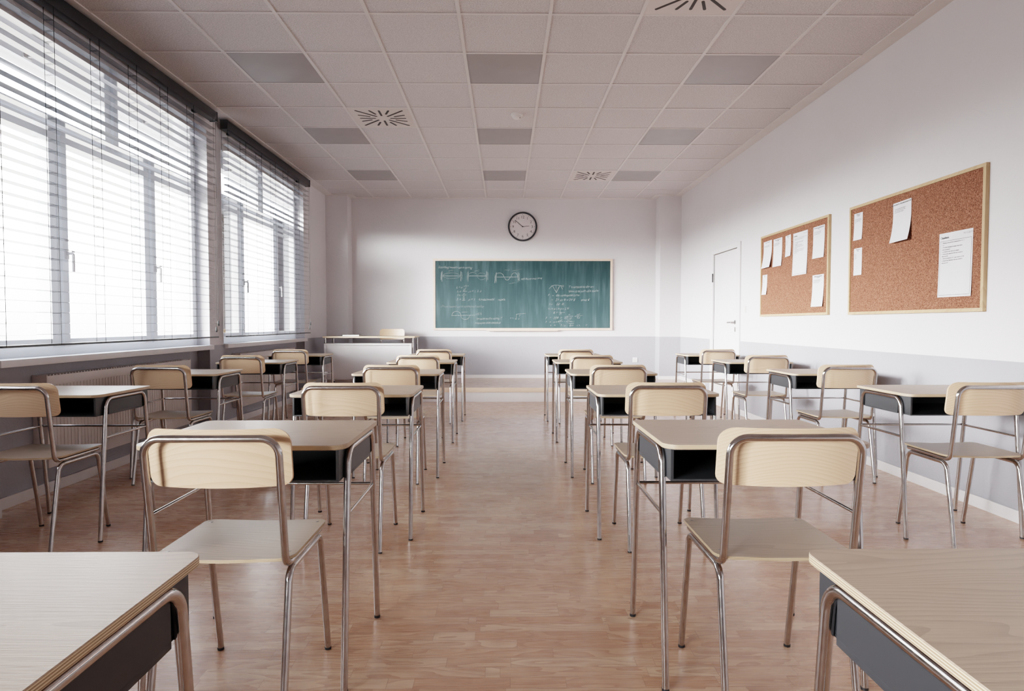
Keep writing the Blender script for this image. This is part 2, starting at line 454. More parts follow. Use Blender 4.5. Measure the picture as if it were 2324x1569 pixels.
# windows: frame, sashes, panes, handles, sill
def window(n, a, b):
    w = sroot('window_%d' % n); X0, X1 = -3.10, -3.02
    mid = (a + b) / 2; WH = HEAD(a); TR = WH - .465
    q1, q2 = .2654 * (b - a), .688 * (b - a)   # bottom mullions
    yb = [(a + .05, a + q1 - .01), (a + q1 + .045, a + q2 - .025), (a + q2 + .03, b - .05)]
    yt = [(a + .05, mid - .025), (mid + .025, b - .05)]
    def fr(bm):
        box(bm, X0, X1 + .015, a, a + .05, .9, WH, .003); box(bm, X0, X1 + .015, b - .05, b, .9, WH, .003)
        box(bm, X0, X1 + .0145, a + .05, b - .05, WH - .07, WH, .003); box(bm, X0, X1 + .0145, a + .05, b - .05, .9, .95, .003)
        box(bm, X0, X1 + .0145, a + .05, b - .05, TR - .022, TR + .018, .003)
        for p, q in zip(yb, yb[1:]): box(bm, X0, X1 + .014, p[1], q[0], .95, TR - .022, .003)
        box(bm, X0, X1 + .014, yt[0][1], yt[1][0], TR + .018, WH - .07, .003)
    mk('window_frame', 'pvc', w, fr)
    for (p, q), z0, z1, hz in [(s, .95, TR - .022, 1) for s in yb] + [(s, TR + .018, WH - .07, 0) for s in yt]:
        st = .058
        def sash(bm):
            box(bm, X0 + .01, X1 + .035, p, p + st, z0, z1, .006); box(bm, X0 + .01, X1 + .035, q - st, q, z0, z1, .006)
            box(bm, X0 + .0105, X1 + .0345, p + st, q - st, z0, z0 + st, .006); box(bm, X0 + .0105, X1 + .0345, p + st, q - st, z1 - st, z1, .006)
        s = mk('window_sash', 'pvc', w, sash)
        def pane(bm):
            vs = [bm.verts.new((-3.06, y, z)) for y, z in ((p + st, z0 + st), (q - st, z0 + st), (q - st, z1 - st), (p + st, z1 - st))]
            bm.faces.new(vs)
        mk('window_pane', 'glass', s, pane, 0)
        if hz:
            hy = p + .03
            def hd(bm):
                prism(bm, rrect(.03, .07, .008), 0, .012, lambda x, y, z: (X1 + .035 + z, hy + x, 1.58 + y))
                tube(bm, fillet([(X1 + .045, hy, 1.585), (X1 + .085, hy, 1.585), (X1 + .085, hy, 1.46)], .012), .009, 10)
            if p > a + .3: mk('window_handle', 'plastic', s, hd)
        else:
            hy = (p + q) / 2 - .25
            def hd2(bm):
                box(bm, X1 + .035, X1 + .05, hy, hy + .07, z1 - .045, z1 - .015, .003)
                tube(bm, fillet([(X1 + .045, hy + .035, z1 - .03), (X1 + .08, hy + .035, z1 - .03), (X1 + .08, hy + .17, z1 - .03)], .012), .008, 10)
            mk('window_handle', 'plastic', s, hd2)
    mk('window_sill', 'sill', w, lambda bm: box(bm, XN - .02, -2.835, a + .002, b - .002, .857, .9, .004))
for i, (a, b) in enumerate(WIN): window(i + 1, a, b)

# ------------------------------------------------------------------ blinds
def blind(label, y0, y1, lad0):
    t = thing('window_blind', label, 'blind', (-2.80, (y0 + y1) / 2, 3.05), 0, 'horizontal slat blinds')
    ox, oy, oz = t.location
    XF, XBk = -2.77 - ox, -2.83 - ox
    A, B = y0 - oy, y1 - oy
    def rail(bm):
        box(bm, XBk - .005, XF + .004, A, B, 3.052 - oz, 3.14 - oz, .004)
    mk('headrail', 'rail', t, rail)
    for s in (0, 1):
        e = A if s == 0 else B
        mk('end_cap', 'rail', t, lambda bm: box(bm, XBk - .007, XF + .007, e - .012, e + .012, 3.049 - oz, 3.143 - oz, .006))
    for s in (0, 1):
        yy = (A + .25, B - .25)[s]
        mk('wall_bracket', 'rail', t, lambda bm: box(bm, XL - ox, XBk - .004, yy - .02, yy + .02, 3.06 - oz, 3.13 - oz))
    N = 30; zt, zb = 2.972 - oz, 1.043 - oz
    bm = bmesh.new()
    o2 = rrect(.06, y1 - y0 - .03, .018, 4)
    prism(bm, o2, -.0008, .0008, lambda x, y, z: (x, y, z + .0035 - 4 * x * x))
    first = link_obj('slat', bm, 'slat', t, 30, ((XF + XBk) / 2, 0, zt))
    for i in range(1, N):
        c = first.copy(); COL.objects.link(c); c.parent = t
        c.location.z = zt + (zb - zt) * i / (N - 1)
    mk('bottom_rail', 'rail', t, lambda bm: prism(bm, rrect(.06, y1 - y0 - .02, .018, 5), -.006, .007, None, .002), 30, ((XF + XBk) / 2, 0, .978 - oz))
    y = lad0
    while y < y1 - .1:
        def ladder(bm):
            for x in (XF + .001, XBk - .001): tube(bm, [(x, y - oy, 3.055 - oz), (x, y - oy, .976 - oz)], .0019, 5)
            for i in range(N):
                z = zt + (zb - zt) * i / (N - 1) - .003
                tube(bm, [(XF, y - oy - .004, z), (XBk, y - oy + .004, z)], .0012, 4)
        mk('ladder_cord', 'cord', t, ladder); y += .4345
    for yy, zz in ((y1 - .06, 1.12), (y1 - .105, 1.06)):
        c = mk('pull_cord', 'cord', t, lambda bm: tube(bm, [(XF + .012, yy - oy, 3.055 - oz), (XF + .012, yy - oy, zz - oz)], .0014, 6))
        mk('tassel', 'cord', c, lambda bm: lathe(bm, [(.002, .02), (.006, .012), (.0085, -.03), (.004, -.034)], 10, lambda x, y, z: (XF + .012 + x, yy - oy + y, zz - oz + z)))
    return t
blind('dark slatted blind over the nearer window, cut by the left edge', 3.475, 6.145, 3.52)
blind('dark slatted blind over the farther window beside the chalkboard wall', 6.372, 9.02, 6.38)

# ------------------------------------------------------------------ radiators
def radiator(label, y0, y1):
    t = thing('radiator', label, 'radiator', (-2.95, (y0 + y1) / 2, .186), 0, 'panel radiators under the windows')
    L = (y1 - y0) / 2; H = .596; xf, xb = .045, -.048
    def front(bm):
        box(bm, xf - .012, xf, -L + .002, L - .002, 0, H - .006, .004)
        n = int((y1 - y0 - .08) / .0335)
        for i in range(n):
            y = -L + .05 + i * .0335
            prism(bm, rrect(.019, H - .13, .006, 3), 0, .0035, lambda u, v, w: (xf - .0005 + w, y + u, H / 2 + v), .002)
    mk('front_panel', 'rad', t, front)
    mk('back_panel', 'rad', t, lambda bm: box(bm, xb, xb + .012, -L + .01, L - .01, .01, H - .01, .003))
    for s in (-1, 1):
        mk('side_cover', 'rad', t, lambda bm: box(bm, xb - .001, xf + .001, s * L - .006, s * L + .006, 0, H, .004))
    def gr(bm):
        box(bm, xb, xf - .013, -L + .004, L - .004, H - .014, H - .008)
        for i in range(int((y1 - y0) / .03)): box(bm, xb + .01, xf - .02, -L + .02 + i * .03, -L + .03 + i * .03, H - .008, H - .001)
    mk('top_grille', 'rad', t, gr)
    mk('vent_plug', 'steel', t, lambda bm: lathe(bm, [(.012, 0), (.012, .008), (.006, .012)], 16, lambda x, y, z: (x, -L - .006 - z, H - .06 + y)))
    def valve(bm):
        tube(bm, [(0, L, .05), (0, L + .05, .05)], .011, 12); tube(bm, [(0, L + .03, .05), (0, L + .03, -.186)], .008, 10)
    mk('valve_pipe', 'steel', t, valve)
    for s in (-1, 1):
        mk('wall_bracket', 'rad', t, lambda bm: box(bm, XN + 2.95, xb, s * (L - .2) - .02, s * (L - .2) + .02, .1, .5))
radiator('white ribbed panel radiator under the nearer window', 4.01, 5.83)
radiator('white ribbed panel radiator under the farther window', 6.93, 8.72)

# ------------------------------------------------------------------ ceiling fittings
def light_panel(i, k, label):
    cx, cy = GX[i] + .3049, 4.869 + .6098 * k + .3049
    t = thing('ceiling_light_panel', label, 'light', (cx, cy, ZC), 0, 'square ceiling light panels')
    mk('diffuser', 'panel', t, lambda bm: box(bm, -.288, .288, -.288, .288, .0005, .004, .001))
    def fr(bm):
        for s in (-1, 1):
            box(bm, s * .2925 - .0045, s * .2925 + .0045, -.294, .294, -.001, .0055); box(bm, -.288, .288, s * .2925 - .0045, s * .2925 + .0045, -.0012, .0055)
    mk('frame', 'panel', t, fr)
    return t
rn = ['nearest row', 'middle row', 'farthest row']; cn = ['left', 'centre', 'right']
for (i, k) in LIGHTS:
    light_panel(i, k, 'grey square ceiling light panel, %s column of the %s' % (cn[(1, 4, 7).index(i)], rn[(0, 3, 6).index(k)]))
def vent(i, k, label):
    cx, cy = GX[i] + .3049, 4.869 + .6098 * k + .3049
    t = thing('ceiling_vent', label, 'vent', (cx, cy, ZC), 0, 'radial slot ceiling vents')
    mk('plate', 'ventwhite', t, lambda bm: box(bm, -.294, .294, -.294, .294, .0, .0055, .001))
    for q in range(16):
        a = q * PI / 8
        c, s = math.cos(a), math.sin(a); m = max(abs(c), abs(s)); r1 = .232 / m
        r0 = .07 if q % 2 == 0 else .125
        def slot(bm):
            L = r1 - r0
            prism(bm, rrect(L, .021, .0104, 4), -.0012, .001, lambda x, y, z: ((r0 + L / 2 + x) * c - y * s, (r0 + L / 2 + x) * s + y * c, z))
        mk('slot', 'ventdark', t, slot)
vent(2, 2, 'radial slot vent in the ceiling near the left light panels')
vent(6, 6, 'radial slot vent in the ceiling far end, beside a light panel')
vent(6, -2, 'radial slot vent cut by the top edge of the frame')
sd = thing('smoke_detector', 'small white round smoke detector on the ceiling', 'detector', (.12, 6.27, ZC))
mk('base_ring', 'plastic', sd, lambda bm: lathe(bm, [(.06, .006), (.06, -.01), (.052, -.014), (0, -.014)], 32))
mk('sensor_dome', 'plastic', sd, lambda bm: lathe(bm, [(.045, -.0139), (.043, -.03), (.03, -.04), (0, -.042)], 32))
mk('indicator', 'rubber', sd, lambda bm: lathe(bm, [(.004, -.03), (.004, -.041), (0, -.041)], 10, lambda x, y, z: (x + .03, y - .02, z)))

# ------------------------------------------------------------------ student desk
DW, DD, DZT = .628, .488, .75
def make_desk(label):
    t = thing('school_desk', label, 'desk', (0, 0, 0), 0, 'school desks in rows')
    # local: x across, y forward (far edge at +DD/2)
    F = DD / 2
    mk('tabletop', 'tabletop', t, lambda bm: prism(bm, rrect(DW, DD, [.028, .028, .045, .045], 8), -.0145, 0, None, .0012), 30, (0, 0, DZT))
    for s in (-1, 1):
        X = s * .3025
        pts = fillet([(X, F - .475, .008), (X + 0 * s, F - .405, .7235), (X, F - .064, .7235), (X, F + .012, .008)], .05, 8)
        lf = mk('leg_frame', 'chrome', t, lambda bm: tube(bm, pts, .0108, 14))
        for yf, yn in ((F - .475, F - .4738), (F + .012, F + .0112)):
            mk('rubber_foot', 'rubber', lf, lambda bm: tube(bm, [(X, yf, 0), (X, yn, .010)], .0112, 14))
        mk('side_crossbar', 'chrome', t, lambda bm: tube(bm, [(X - s * .002, F - .4245, .522), (X - s * .002, F - .027, .522)], .0062, 10))
        def plate(bm):
            prism(bm, rrect(.315, .077, [.006, .03, .03, .006][::1], 5), -.0025, .0025, lambda x, y, z: (s * (.2955 + z), F - .2365 + x, .6755 + y), .0008)
        mk('mounting_plate', 'dark', t, plate)
        def panel(bm):
            prism(bm, rrect(.298, .072, [.004, .024, .004, .004], 5), -.002, .002, lambda x, y, z: (s * (.3005 + z), F - .2335 + x, .675 + y), .0008)
            box(bm, s * .3005 - .0022, s * .3005 + .0022, F - .3825, F - .0845, .6385, .6495, .0008)
        mk('side_panel', 'dark', t, panel)
    mk('rear_crossbar', 'chrome', t, lambda bm: tube(bm, [(-.3025, F - .035, .5225), (.3025, F - .035, .5225)], .006, 10))
    y0, y1, z0, z1, w, th = F - .472, F - .012, .638, .7352, .292, .006
    def shell(bm):
        box(bm, -w, w, y0, y1, z0, z0 + th, .0012); box(bm, -w, -w + .009, y0, y1, z0 + th, z1, .0012); box(bm, w - .009, w, y0, y1, z0 + th, z1, .0012)
        box(bm, -w + .009, w - .009, y0, y1, z1 - .004, z1)
        box(bm, -w + .009, w - .009, y1 - th, y1, z0 + th, z1 - .004)
    mk('book_box', 'dark', t, shell)
    for s in (-1, 1):
        mk('rivet', 'steel', t, lambda bm: lathe(bm, [(.0035, 0), (.003, .002), (0, .0025)], 10, lambda x, y, z: (s * (w - .009 - z), y0 + .05 + x, z0 + .022 + y)))
    return t

# ------------------------------------------------------------------ student chair
def make_chair(label):
    t = thing('school_chair', label, 'chair', (0, 0, 0), 0, 'school chairs in rows')
    py = lambda z: -.173 - .15 * (z - .45)
    X = .180
    # seat and back tube: one bent tube
    path = [(0, .160, .4405), (-X, .160, .4405), (-X, py(.4405) - .006, .4405), (-X, py(.802), .802), (X, py(.802), .802), (X, py(.4405) - .006, .4405), (X, .160, .4405), (0, .160, .4405)]
    mk('back_frame', 'chrome', t, lambda bm: tube(bm, fillet(path, [.03, .036, .046, .046, .036, .03], 7), .0105, 14))
    for s in (-1, 1):
        pts = fillet([(s * .182, -.226, .007), (s * .180, -.150, .4195), (s * .180, .140, .4195), (s * .182, .215, .007)], .04, 7)
        lf = mk('leg_frame', 'chrome', t, lambda bm: tube(bm, pts, .0105, 14))
        for yf, yn in ((-.226, -.2235), (.215, .2128)):
            mk('rubber_foot', 'rubber', lf, lambda bm: tube(bm, [(s * .182, yf, 0), (s * .182, yn, .009)], .0109, 14))
    # seat
    def sf(u, v, th):
        z = .4595 - th - .004 * math.cos(PI * min(1, abs(u) / .2)) * .6 - .0024
        vv = v - .005
        if vv < -.13: z += .10 * (vv + .13) ** 2
        return (u, vv, z + .0024)
    mk('seat', 'seat', t, lambda bm: bent_panel(bm, .394, .352, .03, .045, .009, lambda u, v, th: sf(u, v, th), 16, 6))
    for sx in (-1, 1):
        for y in (-.125, .142):
            mk('screw', 'steel', t, lambda bm: lathe(bm, [(.007, .458), (.0065, .4612), (.003, .4625), (0, .4625)], 12, lambda x, yy, z: (sx * .172 + x, y + yy, z)))
    # backrest: bent ply in front of the tube
    zc, hh = .7425, .169
    def bf(u, v, th):
        z = zc + v * .977
        return (u, py(z) + .0108 + u * u * 1.0 + th * .97, z - th * .2)
    mk('backrest', 'back', t, lambda bm: bent_panel(bm, .392, hh, .042, .03, .0095, bf, 26, 4))
    return t

ordn = ['nearest', 'second', 'third', 'fourth', 'fifth', 'farthest']
DESKS = {
    'L1': (-.785, [.983, 2.329, 3.658, 4.955, 6.284, 7.57], 0), 'R1': (.788, [.983, 2.329, 3.656, 4.953, 6.292, 7.56], 0),
    'L2': (-2.366, [3.65, 4.955, 6.29, 7.58], 2), 'R2': (2.374, [3.645, 4.945, 6.275, 7.58], 2)}
CN = {'L1': 'column just left of the aisle', 'R1': 'column just right of the aisle', 'L2': 'column along the windows', 'R2': 'column along the cork boards'}
DX = {'L2': [.01, 0, 0, -.008], 'R2': [-.008, .006, .004, 0]}
desk0 = chair0 = None
for key, (cx, ys, r0) in DESKS.items():
    n = len(ys)
    for i, yf in enumerate(ys):
        o = ordn[i] if n == 6 else ['nearest', 'second', 'third', 'farthest'][i]
        lab = 'plywood topped school desk, %s in the %s' % (o, CN[key])
        if desk0 is None: d = desk0 = make_desk(lab)
        else: d = copy_tree(desk0)
        d['label'] = lab
        dx = DX.get(key, [0] * 6)[i]
        d.location = (cx + dx, yf - DD / 2, 0)
        if r0 + i == 0: continue
        j = i - 1 if n == 6 else i
        m = 5 if n == 6 else 4
        o = (['nearest', 'second', 'third', 'fourth', 'farthest'] if m == 5 else ['nearest', 'second', 'third', 'farthest'])[j]
        lab = 'ash backed chrome school chair, %s in the %s' % (o, CN[key])
        if chair0 is None: c = chair0 = make_chair(lab)
        else: c = copy_tree(chair0)
        c['label'] = lab
        c.location = (cx + dx, yf - .432, 0)

# ------------------------------------------------------------------ teacher's corner
tc = copy_tree(chair0); tc['label'] = "teacher's wooden chair facing the class behind the white desk"; tc['group'] = 'chair on the platform'
tc.location = (-1.79, 9.83, PZ); tc.rotation_euler = (0, 0, PI)
td = thing('teacher_desk', "teacher's desk with white modesty panel and thin wooden top on the platform", 'desk', (-2.0, 9.5, PZ))
TX, TY = .68, .25; TZ = .722
mk('desktop', 'tabletop', td, lambda bm: prism(bm, rrect(2 * TX, 2 * TY, .012), -.022, 0, None, .001), 30, (0, 0, TZ))
for sx in (-1, 1):
    for sy in (-1, 1):
        lg = mk('leg', 'chrome', td, lambda bm: tube(bm, [(sx * (TX - .035), sy * (TY - .03), .015), (sx * (TX - .035), sy * (TY - .03), TZ - .022)], .0125, 12))
        mk('rubber_foot', 'rubber', lg, lambda bm: tube(bm, [(sx * (TX - .035), sy * (TY - .03), 0), (sx * (TX - .035), sy * (TY - .03), .016)], .014, 12))
for sx in (-1, 1):
    mk('side_rail', 'chrome', td, lambda bm: tube(bm, [(sx * (TX - .035), -TY + .03, TZ - .034), (sx * (TX - .035), TY - .03, TZ - .034)], .0115, 10))
mk('top_shelf', 'white', td, lambda bm: box(bm, -TX + .02, TX - .055, -TY + .012, -TY + .26, .592, .617, .002))
for sx in (-1, 1):
    x = -TX + .032 if sx < 0 else TX - .067
    mk('side_board', 'white', td, lambda bm: box(bm, x - .012, x + .012, -TY + .0125, -TY + .26, .085, .592, .002))
mk('modesty_panel', 'white', td, lambda bm: box(bm, -TX + .044, TX - .079, -TY + .045, -TY + .063, .085, .592, .001))
bk = thing('book', 'closed dark covered book lying on the left of the teacher desk', 'book', (-2.30, 9.46, PZ + TZ), .05)
mk('back_cover', 'bookcover', bk, lambda bm: box(bm, -.125, .125, -.09, .09, 0, .003, .0008))
mk('pages', 'pages', bk, lambda bm: box(bm, -.119, .121, -.086, .086, .003, .021))
mk('front_cover', 'bookcover', bk, lambda bm: box(bm, -.125, .125, -.09, .09, .021, .0245, .0008))
mk('spine', 'bookcover', bk, lambda bm: box(bm, -.127, -.122, -.09, .09, .0005, .024, .001))

# ------------------------------------------------------------------ chalkboard
CBX0, CBX1, CBZ0, CBZ1 = -1.186, 1.791, .998, 2.184
cbt = thing('chalkboard', 'green chalkboard in a pale wood frame with faint chalk formulas', 'chalkboard', (.3025, YB, 1.59))
ox, oy, oz = cbt.location
fw = .036; yf = -.034
mk('writing_surface', 'board', cbt, lambda bm: box(bm, CBX0 + fw - ox, CBX1 - fw - ox, -.022, -.004, CBZ0 + fw - oz, CBZ1 - fw - oz), 0)
for z0, z1 in ((CBZ0, CBZ0 + fw), (CBZ1 - fw, CBZ1)):
    mk('frame_rail', 'boardframe', cbt, lambda bm: box(bm, CBX0 - ox + .08, CBX1 - ox - .08, yf, -.001, z0 - oz, z1 - oz, .003))
for x0, x1 in ((CBX0, CBX0 + fw), (CBX1 - fw, CBX1)):
    mk('frame_rail', 'boardframe', cbt, lambda bm: box(bm, x0 - ox, x1 - ox, yf, -.001, CBZ0 + .07 - oz, CBZ1 - .07 - oz, .003))
for sx in (0, 1):
    for sz in (0, 1):
        def corner(bm):
            x = CBX1 - ox if sx else CBX0 - ox; z = CBZ1 - oz if sz else CBZ0 - oz
            dx, dz = (-1 if sx else 1), (-1 if sz else 1)
            box(bm, min(x, x + dx * .08), max(x, x + dx * .08), yf - .003, -.001, min(z, z + dz * fw), max(z, z + dz * fw), .003)
            box(bm, min(x, x + dx * fw), max(x, x + dx * fw), yf - .0028, -.001, min(z + dz * fw * .9, z + dz * .07), max(z + dz * fw * .9, z + dz * .07), .003)
        mk('corner_cap', 'boardframe', cbt, corner)
mk('chalk_tray', 'boardframe', cbt, lambda bm: (box(bm, -.30 - .3025, .88 - .3025, yf - .05, yf + .002, CBZ0 - .012 - oz, CBZ0 - .001 - oz, .002), box(bm, -.30 - .3025, .88 - .3025, yf - .05, yf - .043, CBZ0 - .001 - oz, CBZ0 + .008 - oz, .001)))
# chalk marks, in the board's own plane (picture units of the board: 2033 x 790)
def CP(x, y, k=0): return Vector((CBX0 + fw + (x - 147) / 2033 * (CBX1 - CBX0 - 2 * fw) - ox, -.0226 - k, CBZ1 - fw - (y - 115) / 790 * (CBZ1 - CBZ0 - 2 * fw) - oz))
U = (CBX1 - CBX0 - 2 * fw) / 2033
def stroke(bm, pts, w=.0052):
    P = [CP(*p) for p in pts]
    for a, b in zip(P, P[1:]):
        d = (b - a); L = d.length
        if L < 1e-5: continue
        d /= L; n = Vector((-d.z, 0, d.x)) * (w / 2); a2 = a - d * w * .3; b2 = b + d * w * .3
        bm.faces.new([bm.verts.new(q) for q in (a2 - n, b2 - n, b2 + n, a2 + n)])
def arc(cx, cy, rx, ry, a0, a1, n=16): return [(cx + rx * math.cos(math.radians(a0 + (a1 - a0) * i / n)), cy - ry * math.sin(math.radians(a0 + (a1 - a0) * i / n))) for i in range(n + 1)]
def hand(bm, s, x, y, size, rot=0.0):
    """slanted, wavering hand lettering"""
    o = CP(x, y); r = math.radians(rot)
    def f(px, py):
        px2 = px; py2 = py + .004 * math.sin(px * 60 + x) 
        return o + Vector((px2 * math.cos(r) - py2 * math.sin(r), 0, px2 * math.sin(r) + py2 * math.cos(r)))
    text_bm(bm, s, size * U, f, shear=.32, spacing=.93)
BM = None
def sk(pts, w=.0052): stroke(BM, pts, w)
def hw(t, x, y, size, rot=0.0, m='chalk'):
    i = 0
    for p in re.split('( {2,})', t):
        if p.strip(): mk('chalk_text', m, cbt, lambda bm: hand(bm, p, x + i * .43 * size, y, size, rot), 0)
        i += len(p)
BM = bmesh.new()
if True:
    hw('Standing waves on a string', 178, 200, 40, -1)
    # fixed ends with strings
    for x0, x1, z in ((232, 436, 292), (535, 735, 292), (860, 1100, 304)):
        sk([(x0, z), (x1, z)], .007)
        sk([(x0 - 6, z - 55), (x0 - 8, z + 65)], .006); sk([(x1 + 6, z - 55), (x1 + 6, z + 60)], .006)
        for i in range(6):
            sk([(x0 - 24, z - 30 + i * 15), (x0 - 8, z - 45 + i * 15)], .004); sk([(x1 + 8, z - 48 + i * 15), (x1 + 26, z - 33 + i * 15)], .004)
    sk(arc(980, 304, 30, 36, 180, 360)); sk(arc(1065, 304, 38, 50, 0, 180)); sk(arc(890, 304, 50, 48, 0, 180))
    hw('4th harmonic n=4', 1140, 338, 36, 2)
    hw('n = 1', 300, 238, 26); hw('n = 2', 600, 238, 26); hw('n = 3', 950, 230, 26)
    hw('L = n', 388, 436, 36); hw('λ', 490, 412, 28); sk([(470, 412), (532, 408)]); hw('2', 490, 440, 26)
    hw('λ =', 392, 486, 36); hw('2L', 466, 466, 30); sk([(460, 474), (510, 470)]); hw('n', 476, 500, 28)
    hw(', n = 1, 2, 3', 525, 482, 36)
    hw('f =', 396, 532, 36); hw('v', 466, 512, 30); sk([(452, 518), (505, 514)]); hw('2L', 462, 542, 28)
    hw('λ = 2L  n = 1  fundamental  mode', 388, 582, 40, 1)
    sk([(330, 758), (604, 752)], .006); sk(arc(390, 754, 52, 46, 0, 180), .006); sk(arc(492, 754, 52, 50, 180, 360), .006)
    sk([(450, 718), (520, 714)]); hw('n/2 λ', 612, 748, 34)
    hw('tension in the string T', 622, 806, 36, 1); hw('mass per unit length μ', 604, 856, 36, 1)
    hw('v =', 1012, 800, 34); sk([(1070, 790), (1084, 804), (1088, 740), (1195, 732)], .006); hw('T', 1112, 774, 30); hw('μ', 1108, 802, 28)
    # the arc diagram
    sk(arc(1550, 462, 100, 64, 52, 128), .006); sk([(1470, 438), (1500, 414)]); sk([(1604, 412), (1626, 448)]); sk([(1508, 408), (1552, 488), (1588, 412)], .006); sk([(1548, 400), (1552, 486)], .004)
    sk([(1596, 404), (1640, 402)]); sk([(1600, 408), (1640, 420)])
    hw('T is tangent to the arc', 1690, 432, 36, 1); hw('View it as part of a circle', 1688, 484, 38, 1)
    hw('F  =  the centripetal force', 1452, 532, 36, 1); hw('c', 1474, 540, 22)
    hw('=  2T sin θ = 2T θ   small θ', 1490, 586, 38); hw('l =  2θ · R', 1466, 636, 38); hw('m = μ l = μ r 2 θ', 1452, 688, 38)
    hw('θ =', 1512, 736, 38); hw('l', 1592, 716, 26); sk([(1578, 722), (1650, 720)]); hw('2R', 1582, 746, 28)
    hw('F  =  2Tθ  =  2T', 1424, 796, 36); hw('m', 1690, 756, 28); sk([(1672, 766), (1745, 762)]); hw('2 r μ', 1674, 794, 30)
    hw('=', 1762, 774, 30); hw('mT', 1790, 756, 28); sk([(1782, 764), (1858, 758)]); hw('R μ', 1788, 790, 30)
    hw('F  =  m a =', 1424, 842, 34); hw('mv²', 1574, 824, 28); sk([(1566, 830), (1626, 826)]); hw('r', 1586, 856, 28)
    hw('=', 1640, 836, 28); hw('mT', 1678, 820, 28); sk([(1668, 828), (1760, 824)]); hw('r μ', 1680, 852, 28)
    hw('v  =    T / μ   =>   v =    T', 1478, 884, 34); sk([(1704, 874), (1714, 886), (1718, 850), (1756, 848)])
link_obj('chalk_drawing', BM, 'chalk', cbt, 0)
BM = bmesh.new()
if True:
    sk(arc(334, 292, 100, 36, 0, 180)); sk(arc(334, 292, 100, 30, 180, 360)); sk(arc(580, 292, 50, 42, 0, 180)); sk(arc(684, 292, 50, 44, 180, 360)); sk(arc(684, 292, 48, 36, 0, 180))
    sk([(1040, 234), (1150, 208)]); sk([(1008, 380), (1070, 372)])
    hw('Wave speed on a stretched string', 200, 662, 40, 0, 'chalkfaint')
    sk([(214, 330), (222, 256)], .012); sk([(836, 372), (842, 300)], .014)
link_obj('faded_drawing', BM, 'chalkfaint', cbt, 0)

# ------------------------------------------------------------------ clock
ck = thing('wall_clock', 'round black rimmed wall clock above the chalkboard', 'clock', (.296, YB, 2.714))
CK = lambda x, y, z: (x, -z, y)
mk('rim', 'clockrim', ck, lambda bm: lathe(bm, [(.225, .002), (.242, .006), (.243, .03), (.236, .042), (.222, .042), (.215, .034), (.2145, .014)], 72, CK))
mk('dial', 'dial', ck, lambda bm: lathe(bm, [(.218, .003), (.218, .02), (0, .02)], 60, CK))
def ticks(bm):
    for i in range(60):
        a = i * PI / 30; big = i % 5 == 0
        r = .1985; w, h = (.0045, .0055) if big else (.0013, .003)
        prism(bm, rrect(2 * w, 2 * h, w * .9, 2), .0198, .0206, lambda x, y, z: CK((r + y) * math.sin(a) + x * math.cos(a), (r + y) * math.cos(a) - x * math.sin(a), z))
mk('minute_marks', 'ink', ck, ticks, 0)
for h in range(1, 13):
    a = h * PI / 6
    mk('numeral', 'ink', ck, lambda bm: text_bm(bm, str(h), .062, lambda x, y: Vector(CK(.158 * math.sin(a) + x, .158 * math.cos(a) + y - .022, .0206)), 'CENTER'), 0)
def handp(bm, ang, L, tail, w):
    a = math.radians(ang)
    pts = [(-w, -tail), (w, -tail), (w * .6, L), (-w * .6, L)]
    prism(bm, pts, .024, .0255, lambda x, y, z: CK(y * math.sin(a) + x * math.cos(a), y * math.cos(a) - x * math.sin(a), z))
mk('minute_hand', 'ink', ck, lambda bm: handp(bm, 309.5, .168, .012, .0042), 0)
mk('hour_hand', 'ink', ck, lambda bm: handp(bm, 85.5, .112, .01, .004), 0)
mk('hub', 'ink', ck, lambda bm: lathe(bm, [(.008, .02), (.008, .028), (0, .029)], 16, CK))

# ------------------------------------------------------------------ cork boards and papers (right wall)
S = 1.0078                       # wall plane scale
def Yw(v): return v * S
def Zw(v): return 1.109 + (v - 1.109) * S
def noticeboard(label, y0, y1, z0, z1):
    y0, y1, z0, z1 = Yw(y0), Yw(y1), Zw(z0), Zw(z1)
    t = thing('notice_board', label, 'notice board', (XR, (y0 + y1) / 2, (z0 + z1) / 2), 0, 'cork notice boards on the right wall')
    Y, Z = (y1 - y0) / 2, (z1 - z0) / 2; w = .022
    mk('cork_surface', 'cork', t, lambda bm: box(bm, -.016, -.001, -Y + w, Y - w, -Z + w, Z - w), 0)
    for s in (-1, 1):
        mk('frame_rail', 'oak', t, lambda bm: box(bm, -.024, 0, -Y, Y, s * (Z - w / 2) - w / 2, s * (Z - w / 2) + w / 2, .002))
        rl = mk('frame_rail', 'oak', t, lambda bm: box(bm, -Z + w, Z - w, -.0245, 0, -w / 2, w / 2, .002))
        rl.rotation_euler = Matrix(((0, 1, 0), (0, 0, 1), (1, 0, 0))).to_euler(); rl.location = (0, s * (Y - w / 2), 0)
    return t
noticeboard('larger framed cork board nearest the camera on the right wall', 3.672, 5.128, 1.181, 2.053)
noticeboard('cork board with seven papers, farther along the right wall', 5.454, 6.908, 1.186, 2.06)
XPAP = XR - .0168
